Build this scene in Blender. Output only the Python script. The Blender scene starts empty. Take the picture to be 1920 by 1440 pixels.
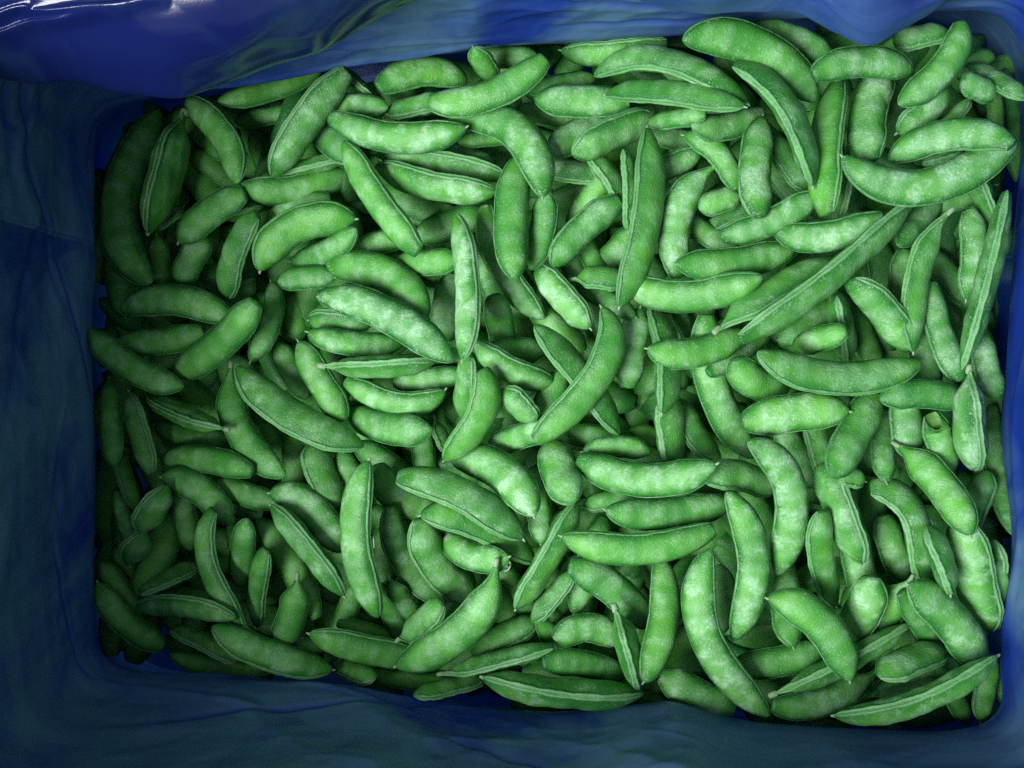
import bpy, math, random
import numpy as np
from mathutils import noise as mnoise, Vector

# ------------------------------------------------------------------ camera, light, exposure
scene = bpy.context.scene
COL = scene.collection
H = 0.467                 # camera height over the middle of the heap (m)
K = 0.00025               # metres per photograph pixel at that height (1920 px wide)
cam_data = bpy.data.cameras.new("camera")
cam = bpy.data.objects.new("camera", cam_data)
COL.objects.link(cam)
cam.location = (0, 0, H)
cam.rotation_euler = (0, 0, 0)
cam_data.sensor_width = 36.0
cam_data.lens = 36.0 * H / (1920 * K)
cam_data.clip_start = 0.01
cam_data.clip_end = 50
scene.camera = cam

world = bpy.data.worlds.new("World")
scene.world = world
world.use_nodes = True
bg = world.node_tree.nodes["Background"]
bg.inputs["Color"].default_value = (0.80, 0.95, 1.0, 1)
bg.inputs["Strength"].default_value = 0.29


def area_lamp(name, loc, target, sx, sy, power, color):
    d = bpy.data.lights.new(name, 'AREA')
    d.shape = 'RECTANGLE'
    d.size, d.size_y, d.energy, d.color = sx, sy, power, color
    o = bpy.data.objects.new(name, d)
    COL.objects.link(o)
    o.location = loc
    o.rotation_euler = (Vector(target) - Vector(loc)).to_track_quat('-Z', 'Y').to_euler()
    return o


# a ceiling fixture off to the side of the shadowed liner wall
area_lamp("ceiling_lamp", (-0.80, -0.46, 1.25), (0.10, 0.08, 0), 0.80, 0.70, 45, (0.97, 1.0, 0.96))

scene.view_settings.view_transform = 'Standard'
scene.view_settings.look = 'None'
scene.view_settings.exposure = 0.0
scene.view_settings.gamma = 1.0
scene.view_settings.use_curve_mapping = False
scene.render.engine = 'CYCLES'
scene.cycles.use_denoising = False
scene.cycles.max_bounces = 6
scene.cycles.diffuse_bounces = 4

RNG = random.Random(7)


def base_z(x):
    """the heap rises towards the bright liner side"""
    return 0.16 * x


def px2w(px, py, dz=0.0):
    """photograph pixel -> point on the heap surface, dz above it"""
    z = dz
    for _ in range(6):
        f = K * (H - z) / H
        x = (px - 960) * f
        z = base_z(x) + dz
    f = K * (H - z) / H
    return (px - 960) * f, -(py - 720) * f, z


# ------------------------------------------------------------------ materials
def new_mat(name):
    m = bpy.data.materials.new(name)
    m.use_nodes = True
    nt = m.node_tree
    nt.nodes.clear()
    return m, nt


class NT:
    def __init__(self, nt):
        self.nt = nt

    def n(self, kind, **kw):
        nd = self.nt.nodes.new(kind)
        for k, v in kw.items():
            if k.startswith('i_'):
                key = k[2:].replace('_', ' ')
                nd.inputs[key].default_value = v
            else:
                setattr(nd, k, v)
        return nd

    def link(self, a, b):
        self.nt.links.new(a, b)

    def val(self, x, sock):
        if isinstance(x, (int, float)):
            sock.default_value = x
        else:
            self.link(x, sock)

    def math(self, op, a, b=None, clamp=False):
        nd = self.nt.nodes.new('ShaderNodeMath')
        nd.operation = op
        nd.use_clamp = clamp
        self.val(a, nd.inputs[0])
        if b is not None:
            self.val(b, nd.inputs[1])
        return nd.outputs[0]

    def mix(self, f, a, b):
        nd = self.nt.nodes.new('ShaderNodeMix')
        nd.data_type = 'RGBA'
        self.val(f, nd.inputs[0])
        for s, v in ((nd.inputs[6], a), (nd.inputs[7], b)):
            if isinstance(v, tuple):
                s.default_value = (*v, 1)
            else:
                self.link(v, s)
        return nd.outputs[2]

    def ramp(self, x, lo, hi):
        nd = self.nt.nodes.new('ShaderNodeMapRange')
        nd.interpolation_type = 'SMOOTHSTEP'
        self.link(x, nd.inputs[0])
        nd.inputs[1].default_value = lo
        nd.inputs[2].default_value = hi
        return nd.outputs[0]


def pod_coords(t):
    tc = t.n('ShaderNodeTexCoord')
    oi = t.n('ShaderNodeObjectInfo')
    off = t.math('MULTIPLY', oi.outputs['Random'], 37.0)
    add = t.n('ShaderNodeVectorMath', operation='ADD')
    t.link(tc.outputs['Object'], add.inputs[0])
    cmb = t.n('ShaderNodeCombineXYZ')
    for s in cmb.inputs:
        t.link(off, s)
    t.link(cmb.outputs[0], add.inputs[1])
    return add.outputs[0]


def noise(t, vec, scale, detail=2.0, rough=0.5, dist=0.0):
    nd = t.n('ShaderNodeTexNoise')
    t.link(vec, nd.inputs['Vector'])
    nd.inputs['Scale'].default_value = scale
    nd.inputs['Detail'].default_value = detail
    nd.inputs['Roughness'].default_value = rough
    nd.inputs['Distortion'].default_value = dist
    return nd.outputs[0]


def obj_attr(t, name):
    a = t.n('ShaderNodeAttribute', attribute_type='OBJECT', attribute_name=name)
    return a.outputs['Fac']


def geo_attr(t, name):
    a = t.n('ShaderNodeAttribute', attribute_type='GEOMETRY', attribute_name=name)
    return a.outputs['Fac']


def pod_material(name, seam=False):
    m, nt = new_mat(name)
    t = NT(nt)
    vec = pod_coords(t)
    frost, tone = obj_attr(t, 'frost'), obj_attr(t, 'tone')
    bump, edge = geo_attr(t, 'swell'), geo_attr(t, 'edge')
    n_big = noise(t, vec, 55, 2)
    n_mid = noise(t, vec, 125, 3, 0.55)
    n_fine = noise(t, vec, 520, 3, 0.7)
    n_spk = noise(t, vec, 1250, 1)
    tone = t.math('ADD', t.math('MULTIPLY', tone, 0.95), 0.08)
    frost = t.math('ADD', t.math('MULTIPLY', frost, 0.74), 0.06)
    cool = t.mix(t.ramp(n_big, 0.3, 0.7), (0.018, 0.155, 0.024), (0.045, 0.27, 0.034))
    warm = t.mix(t.ramp(n_big, 0.3, 0.7), (0.060, 0.32, 0.028), (0.13, 0.45, 0.045))
    green = t.mix(tone, cool, warm)
    # deeper, cooler green towards seams and ends, widened to paint in shaded rims
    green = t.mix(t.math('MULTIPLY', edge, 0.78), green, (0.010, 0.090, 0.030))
    # hoar frost: cloudy, thickest over the swellings, broken up by specks
    cloud = t.math('ADD', t.math('MULTIPLY', t.math('MULTIPLY', t.ramp(n_mid, 0.42, 0.66), t.ramp(n_big, 0.30, 0.62)), 1.15), t.math('MULTIPLY', bump, 0.62))
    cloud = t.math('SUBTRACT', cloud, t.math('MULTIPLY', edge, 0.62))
    cloud = t.math('MULTIPLY', cloud, t.math('ADD', t.math('MULTIPLY', frost, 0.95), 0.03))
    cloud = t.math('MULTIPLY', cloud, t.math('ADD', t.math('MULTIPLY', t.ramp(n_fine, 0.34, 0.68), 0.65), 0.46))
    cloud = t.math('ADD', cloud, t.math('MULTIPLY', t.math('MULTIPLY', frost, frost), 0.20), clamp=True)
    col = t.mix(t.math('MULTIPLY', cloud, 0.9), green, (0.37, 0.63, 0.40))
    spk = t.math('MULTIPLY', t.ramp(n_spk, 0.60, 0.74), t.math('ADD', t.math('MULTIPLY', frost, 0.75), 0.2))
    spk = t.math('MULTIPLY', spk, t.math('ADD', t.math('MULTIPLY', t.ramp(n_mid, 0.35, 0.65), 0.7), 0.3))
    col = t.mix(t.math('MULTIPLY', spk, 0.62), col, (0.72, 0.86, 0.74))
    if seam:
        col = t.mix(0.45, col, t.mix(t.ramp(n_fine, 0.35, 0.7), (0.014, 0.12, 0.04), (0.07, 0.28, 0.11)))
        col = t.mix(t.math('MULTIPLY', geo_attr(t, 'pale'), obj_attr(t, 'rim')), col, (0.28, 0.50, 0.27))
    b = t.n('ShaderNodeBsdfPrincipled')
    t.link(col, b.inputs['Base Color'])
    t.val(t.math('ADD', t.math('MULTIPLY', cloud, 0.30), 0.42), b.inputs['Roughness'])
    b.inputs['Specular IOR Level'].default_value = 0.35
    bp = t.n('ShaderNodeBump')
    bp.inputs['Strength'].default_value = 0.6
    bp.inputs['Distance'].default_value = 0.0008
    hgt = t.math('ADD', t.math('MULTIPLY', n_fine, 0.55), t.math('ADD', t.math('MULTIPLY', n_spk, 0.6), t.math('MULTIPLY', n_mid, 0.6)))
    t.link(hgt, bp.inputs['Height'])
    t.link(bp.outputs[0], b.inputs['Normal'])
    out = t.n('ShaderNodeOutputMaterial')
    t.link(b.outputs[0], out.inputs[0])
    return m


def film_material(name, glossy=False):
    m, nt = new_mat(name)
    t = NT(nt)
    tc = t.n('ShaderNodeTexCoord')
    at = t.n('ShaderNodeAttribute', attribute_type='GEOMETRY', attribute_name='film')
    mp = t.n('ShaderNodeMapping')
    t.link(at.outputs['Vector'], mp.inputs[0])
    mp.inputs['Rotation'].default_value = (0, 0, math.radians(-17))
    mp.inputs['Scale'].default_value = (16, 150, 1)
    streak = noise(t, mp.outputs[0], 1.0, 6, 0.66, 0.15)
    patch = noise(t, at.outputs['Vector'], 11, 4, 0.6, 0.9)
    grain = noise(t, tc.outputs['Object'], 900, 2, 0.6)
    haze = t.math('MULTIPLY', t.ramp(streak, 0.36, 0.68), t.ramp(patch, 0.22, 0.52))
    haze = t.math('MULTIPLY', haze, t.math('ADD', t.math('MULTIPLY', grain, 0.5), 0.72))
    if glossy:
        haze = t.math('MULTIPLY', t.ramp(patch, 0.45, 0.75), 0.55)
    else:
        haze = t.math('ADD', t.math('MULTIPLY', haze, 0.22), t.math('MULTIPLY', t.ramp(patch, 0.35, 0.60), 0.62), clamp=True)
        haze = t.math('MULTIPLY', haze, t.math('SUBTRACT', 1.0, geo_attr(t, 'bare')), clamp=True)
    col = t.mix(haze, *(((0.006, 0.012, 0.09), (0.03, 0.075, 0.18)) if glossy else ((0.008, 0.030, 0.24), (0.095, 0.205, 0.31))))
    b = t.n('ShaderNodeBsdfPrincipled')
    t.link(col, b.inputs['Base Color'])
    t.val(t.math('ADD', t.math('MULTIPLY', haze, 0.25), 0.16 if glossy else 0.28), b.inputs['Roughness'])
    b.inputs['Specular IOR Level'].default_value = 0.5
    bp = t.n('ShaderNodeBump')
    bp.inputs['Strength'].default_value = 0.03 if glossy else 0.12
    bp.inputs['Distance'].default_value = 0.002
    t.link(t.math('ADD', t.math('MULTIPLY', grain, 0.3), t.math('MULTIPLY', patch, 0.7)), bp.inputs['Height'])
    t.link(bp.outputs[0], b.inputs['Normal'])
    tr = t.n('ShaderNodeBsdfTranslucent')
    t.link(t.mix(haze, (0.004, 0.03, 0.55), (0.05, 0.2, 0.5)), tr.inputs[0])
    ms = t.n('ShaderNodeMixShader')
    ms.inputs[0].default_value = 0.14 if glossy else 0.10
    t.link(b.outputs[0], ms.inputs[1])
    t.link(tr.outputs[0], ms.inputs[2])
    out = t.n('ShaderNodeOutputMaterial')
    t.link(ms.outputs[0], out.inputs[0])
    return m


def plain_material(name, color, rough):
    m, nt = new_mat(name)
    t = NT(nt)
    tc = t.n('ShaderNodeTexCoord')
    f = noise(t, tc.outputs['Object'], 700, 3)
    b = t.n('ShaderNodeBsdfPrincipled')
    t.link(t.mix(f, tuple(c * 0.6 for c in color), color), b.inputs['Base Color'])
    b.inputs['Roughness'].default_value = rough
    out = t.n('ShaderNodeOutputMaterial')
    t.link(b.outputs[0], out.inputs[0])
    return m


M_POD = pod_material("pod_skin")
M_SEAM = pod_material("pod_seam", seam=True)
M_FILM = film_material("blue_film")
M_FLAP = film_material("glossy_blue_film", True)
M_NUB = plain_material("pod_nub", (0.30, 0.47, 0.26), 0.6)
M_INNER = plain_material("pod_inside", (0.10, 0.27, 0.05), 0.55)
M_FROST = plain_material("frost_white", (0.85, 0.9, 0.88), 0.6)


# ------------------------------------------------------------------ mesh helpers
def mesh_obj(name, verts, faces, mat, parent=None, attrs=None, smooth=True):
    me = bpy.data.meshes.new(name)
    me.from_pydata([tuple(map(float, v)) for v in verts], [], [tuple(map(int, f)) for f in faces])
    if smooth:
        me.polygons.foreach_set('use_smooth', np.ones(len(me.polygons), dtype=bool))
    for k, arr in (attrs or {}).items():
        arr = np.asarray(arr, dtype=np.float32)
        if arr.ndim == 1:
            a = me.attributes.new(k, 'FLOAT', 'POINT')
            a.data.foreach_set('value', arr)
        else:
            a = me.attributes.new(k, 'FLOAT_VECTOR', 'POINT')
            a.data.foreach_set('vector', arr.ravel())
    me.materials.append(mat)
    me.update()
    o = bpy.data.objects.new(name, me)
    COL.objects.link(o)
    if parent is not None:
        o.parent = parent
    return o


def grid_faces(nr, nc, wrap=False):
    i = np.arange(nr - 1)[:, None]
    j = np.arange(nc if wrap else nc - 1)[None, :]
    j2 = (j + 1) % nc
    a, b, c, d = i * nc + j, i * nc + j2, (i + 1) * nc + j2, (i + 1) * nc + j
    return np.stack([a, b, c, d], -1).reshape(-1, 4)


def smooth_poly(pts, n, closed=False):
    """Catmull-Rom through pts, resampled evenly to n points"""
    P = np.array(pts, float)
    m = len(P)
    out = []
    segs = m if closed else m - 1
    for i in range(segs):
        if closed:
            p0, p1, p2, p3 = P[(i - 1) % m], P[i], P[(i + 1) % m], P[(i + 2) % m]
        else:
            p0, p1, p2, p3 = P[max(i - 1, 0)], P[i], P[i + 1], P[min(i + 2, m - 1)]
        for s in np.linspace(0, 1, 24, endpoint=False):
            out.append(0.5 * ((2 * p1) + (-p0 + p2) * s + (2 * p0 - 5 * p1 + 4 * p2 - p3) * s * s + (-p0 + 3 * p1 - 3 * p2 + p3) * s ** 3))
    out.append(P[0] if closed else P[-1])
    out = np.array(out)
    d = np.concatenate([[0], np.cumsum(np.linalg.norm(np.diff(out, axis=0), axis=1))])
    tt = np.linspace(0, d[-1], n, endpoint=not closed)
    return np.stack([np.interp(tt, d, out[:, k]) for k in range(out.shape[1])], 1)


# ------------------------------------------------------------------ the liner bag
LINER_RIM_PX = [(170, 450), (172, 330), (182, 225), (262, 186), (480, 150), (640, 124), (900, 90), (1100, 78), (1300, 58), (1480, 30),
                (1640, 22), (1800, 12), (1890, 30), (1930, 110), (1930, 250), (1914, 400), (1893, 700), (1886, 800), (1908, 1000),
                (1888, 1150), (1884, 1250), (1880, 1340), (1800, 1374), (1600, 1372), (1400, 1354), (1270, 1318), (1200, 1322),
                (1000, 1336), (800, 1314), (640, 1288), (330, 1266), (205, 1246), (172, 1150), (172, 900), (165, 640)]


def fbm(x, y, z=0.0, o=4):
    return mnoise.fractal(Vector((x, y, z)), 0.8, 2.1, o)


def crumple(x, y, z, sc):
    """flat facets meeting in sharp creases"""
    d, _ = mnoise.voronoi(Vector((x * sc, y * sc, z * sc)))
    return min(0.6, d[1] - d[0])


def build_liner():
    root = bpy.data.objects.new("liner_bag", None)
    COL.objects.link(root)
    root.location = (0, 0, -0.09)
    root["label"] = "blue plastic film bag lining the crate around the frozen pods"
    root["category"] = "liner bag"
    rim = smooth_poly([px2w(x, y)[:2] for x, y in LINER_RIM_PX], 720, closed=True)
    nxt, prv = np.roll(rim, -1, 0), np.roll(rim, 1, 0)
    tg = nxt - prv
    tg /= np.linalg.norm(tg, axis=1)[:, None]
    nrm = np.stack([-tg[:, 1], tg[:, 0]], 1)
    cen = rim.mean(0)
    if ((rim - cen) * nrm).sum() < 0:
        nrm = -nrm
    for _ in range(10):
        nrm = (nrm + np.roll(nrm, 1, 0) + np.roll(nrm, -1, 0)) / 3
    nrm /= np.linalg.norm(nrm, axis=1)[:, None]
    arc = np.concatenate([[0], np.cumsum(np.linalg.norm(np.diff(rim, axis=0), axis=1))])
    # (height above the heap, outward offset)
    prof = smooth_poly([(-0.085, 0.022), (-0.04, 0.016), (-0.015, 0.006), (0.0, 0.0), (0.05, 0.006), (0.10, 0.010), (0.122, 0.013), (0.130, 0.020),
                        (0.128, 0.036), (0.115, 0.048), (0.06, 0.056), (0.0, 0.060)], 600)
    # rows: dense where the film can be seen
    hh, acc, keep = prof[:, 0], 0.0, [0]
    for i in range(1, len(prof)):
        acc += math.dist(prof[i], prof[i - 1])
        if acc > (0.0011 if -0.02 < hh[i] < 0.105 and i < 320 else 0.005):
            keep.append(i)
            acc = 0.0
    prof = prof[keep]
    verts, fa, bare = [], [], []
    # long creases in the film: (start arc, height at start, slope, amplitude, width)
    cr = [(RNG.uniform(0, arc[-1]), RNG.uniform(-0.02, 0.11), RNG.uniform(-0.45, 0.45), RNG.uniform(0.0006, 0.0020) * RNG.choice((-1, 1)),
           RNG.uniform(0.0009, 0.0022), RNG.uniform(0.035, 0.10)) for _ in range(46)]
    run = np.concatenate([[0], np.cumsum(np.linalg.norm(np.diff(prof, axis=0), axis=1))])
    for i, (h, off) in enumerate(prof):
        for j in range(len(rim)):
            x, y = rim[j]
            d = off + 0.0022 * fbm(x * 9, y * 9, h * 9, 2) * (0.35 + min(1, abs(h) * 20))
            # bare film (no haze) along creases, and on one side as painted backlit blue
            bv = max(0, min(1, (x - 0.185) / 0.03)) * max(0, min(1, 0.75 + 2.2 * fbm(arc[j] * 9, h * 20, 2, 2)))
            d += (0.0085 * crumple(arc[j], h * 1.5 + 0.45 * arc[j], 0.3, 11) + 0.0024 * crumple(arc[j] - h, h * 1.6, 4.3, 34)) * (0.15 + 0.85 * max(0, min(1, h * 40)))
            for (s0, h0, sl, am, wd, ln) in cr:
                ds = (arc[j] - s0 + arc[-1] / 2) % arc[-1] - arc[-1] / 2
                if abs(ds) < ln:
                    e = (h - h0 - sl * ds) / wd
                    if abs(e) < 2.5:
                        d += am * math.exp(-e * e) * (1 - (ds / ln) ** 2)
                        if am > 0:
                            bv = max(bv, 0.9 * math.exp(-e * e) * (1 - (ds / ln) ** 2))
            hz = 0.03 + (h - 0.03) * (1.0 + 0.72 * max(0, min(1, (-0.10 - x) / 0.07)) * max(0, min(1, (0.135 - y) / 0.05))) if h > 0.03 else h  # film on one side raised out of view, added height to shade the heap
            verts.append((x + nrm[j, 0] * d, y + nrm[j, 1] * d, base_z(x) + hz + 0.003 * fbm(x * 9, y * 9, 5, 2)))
            fa.append((arc[j], run[i], 0))
            bare.append(bv)
    verts = np.array(verts)
    verts[:, 2] += 0.09
    mesh_obj("wall_film", verts, grid_faces(len(prof), len(rim), True), M_FILM, root, {'film': np.array(fa), 'bare': bare})
    # bottom film, joined to the foot of the walls
    nb = 24
    foot = verts[:len(rim)]
    vb, fb = [], []
    for r in np.linspace(1, 0, nb):
        for j in range(len(rim)):
            p = cen + (foot[j, :2] - cen) * r
            z = foot[j, 2] if r > 0.99 else base_z(p[0]) + 0.005 + 0.002 * fbm(p[0] * 20, p[1] * 20, 1, 2)
            vb.append((p[0], p[1], z))
            fb.append((p[0], p[1], 0))
    mesh_obj("floor_film", vb, grid_faces(nb, len(rim), True), M_FILM, root, {'film': np.array(fb)})

    # film folds hanging inward over the side
    def fold(name, edge_px, z_edge, z_top, top_y, crest, seed, mat):
        fine = mat is M_FLAP
        e = smooth_poly(edge_px, 340 if fine else 220)
        rows = smooth_poly([(0.0, 0.0), (0.16, 0.42), (0.34, 0.72), (0.60, 0.86), (0.82, 0.66), (0.94, 0.30), (1.0, 0.0), (0.985, -0.20), (0.90, -0.36), (0.6, -0.60),
                            (0.2, -0.85)], 260 if fine else 110)
        vs, fl = [], []
        for i, (s, c) in enumerate(rows):
            for j, (ex, ey) in enumerate(e):
                py = top_y + (ey - top_y) * s
                z = z_top + (z_edge - z_top) * s + crest * c
                f = K * (H - z) / H
                x, y = (ex - 960) * f, -(py - 720) * f
                w = min(1, s * 3)
                wob = 0.004 * fbm(x * 8 + seed, y * 14, c, 2)
                g = 0.35 if mat is M_FLAP else 1.0
                wob += g * (0.0045 * crumple(x, y * 1.6 + 0.4 * x, seed, 12) + 0.0012 * crumple(x + y, y * 1.5, seed + 2, 36))
                if mat is M_FLAP and c > 0:
                    # tight pleats pulled to the corner of the bag
                    for (xa, ya, xb, yb, amp, wd) in ((-90, 84, 250, 30, 0.0040, 13), (40, 30, 320, 6, 0.0034, 12), (-60, 40, 60, 20, 0.003, 10)):
                        u = (ex - xa) / (xb - xa)
                        if 0 < u < 1:
                            q = (py - (ya + (yb - ya) * u + 4 * math.sin(u * 5))) / wd
                            wob += amp * math.exp(-q * q) * math.sin(u * math.pi) ** 0.5
                vs.append((x, y + 0.004 * fbm(x * 22, seed, s * 2, 2) * w, z + wob * w + 0.09))
                fl.append((x * 1.0 + seed, s * 0.12 + ex * 0.00002 + 0.05 * fbm(x * 12, s * 2, seed, 2), 0))
        mesh_obj(name, vs, grid_faces(len(rows), len(e)), mat, root, {'film': np.array(fl), 'bare': [0.5 + 0.5 * fbm(v[0] * 22, v[1] * 30, seed, 2) for v in vs]})

    fold("hanging_flap", [(-260, 120), (-120, 128), (0, 142), (150, 160), (250, 176), (335, 186), (400, 170), (480, 137), (560, 102), (640, 70),
                          (710, 38), (800, -10), (880, -60)], 0.060, 0.105, -190, 0.020, 3.0, M_FLAP)
    fold("hanging_fold", [(640, -150), (800, -95), (960, -55), (1120, -12), (1240, 12), (1340, 24), (1420, 24), (1490, 32), (1560, 66), (1625, 94), (1690, 68), (1750, 28), (1800, -12), (1860, -60)],
         0.050, 0.085, -170, 0.008, 11.0, M_FILM)
    return root


build_liner()

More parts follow.
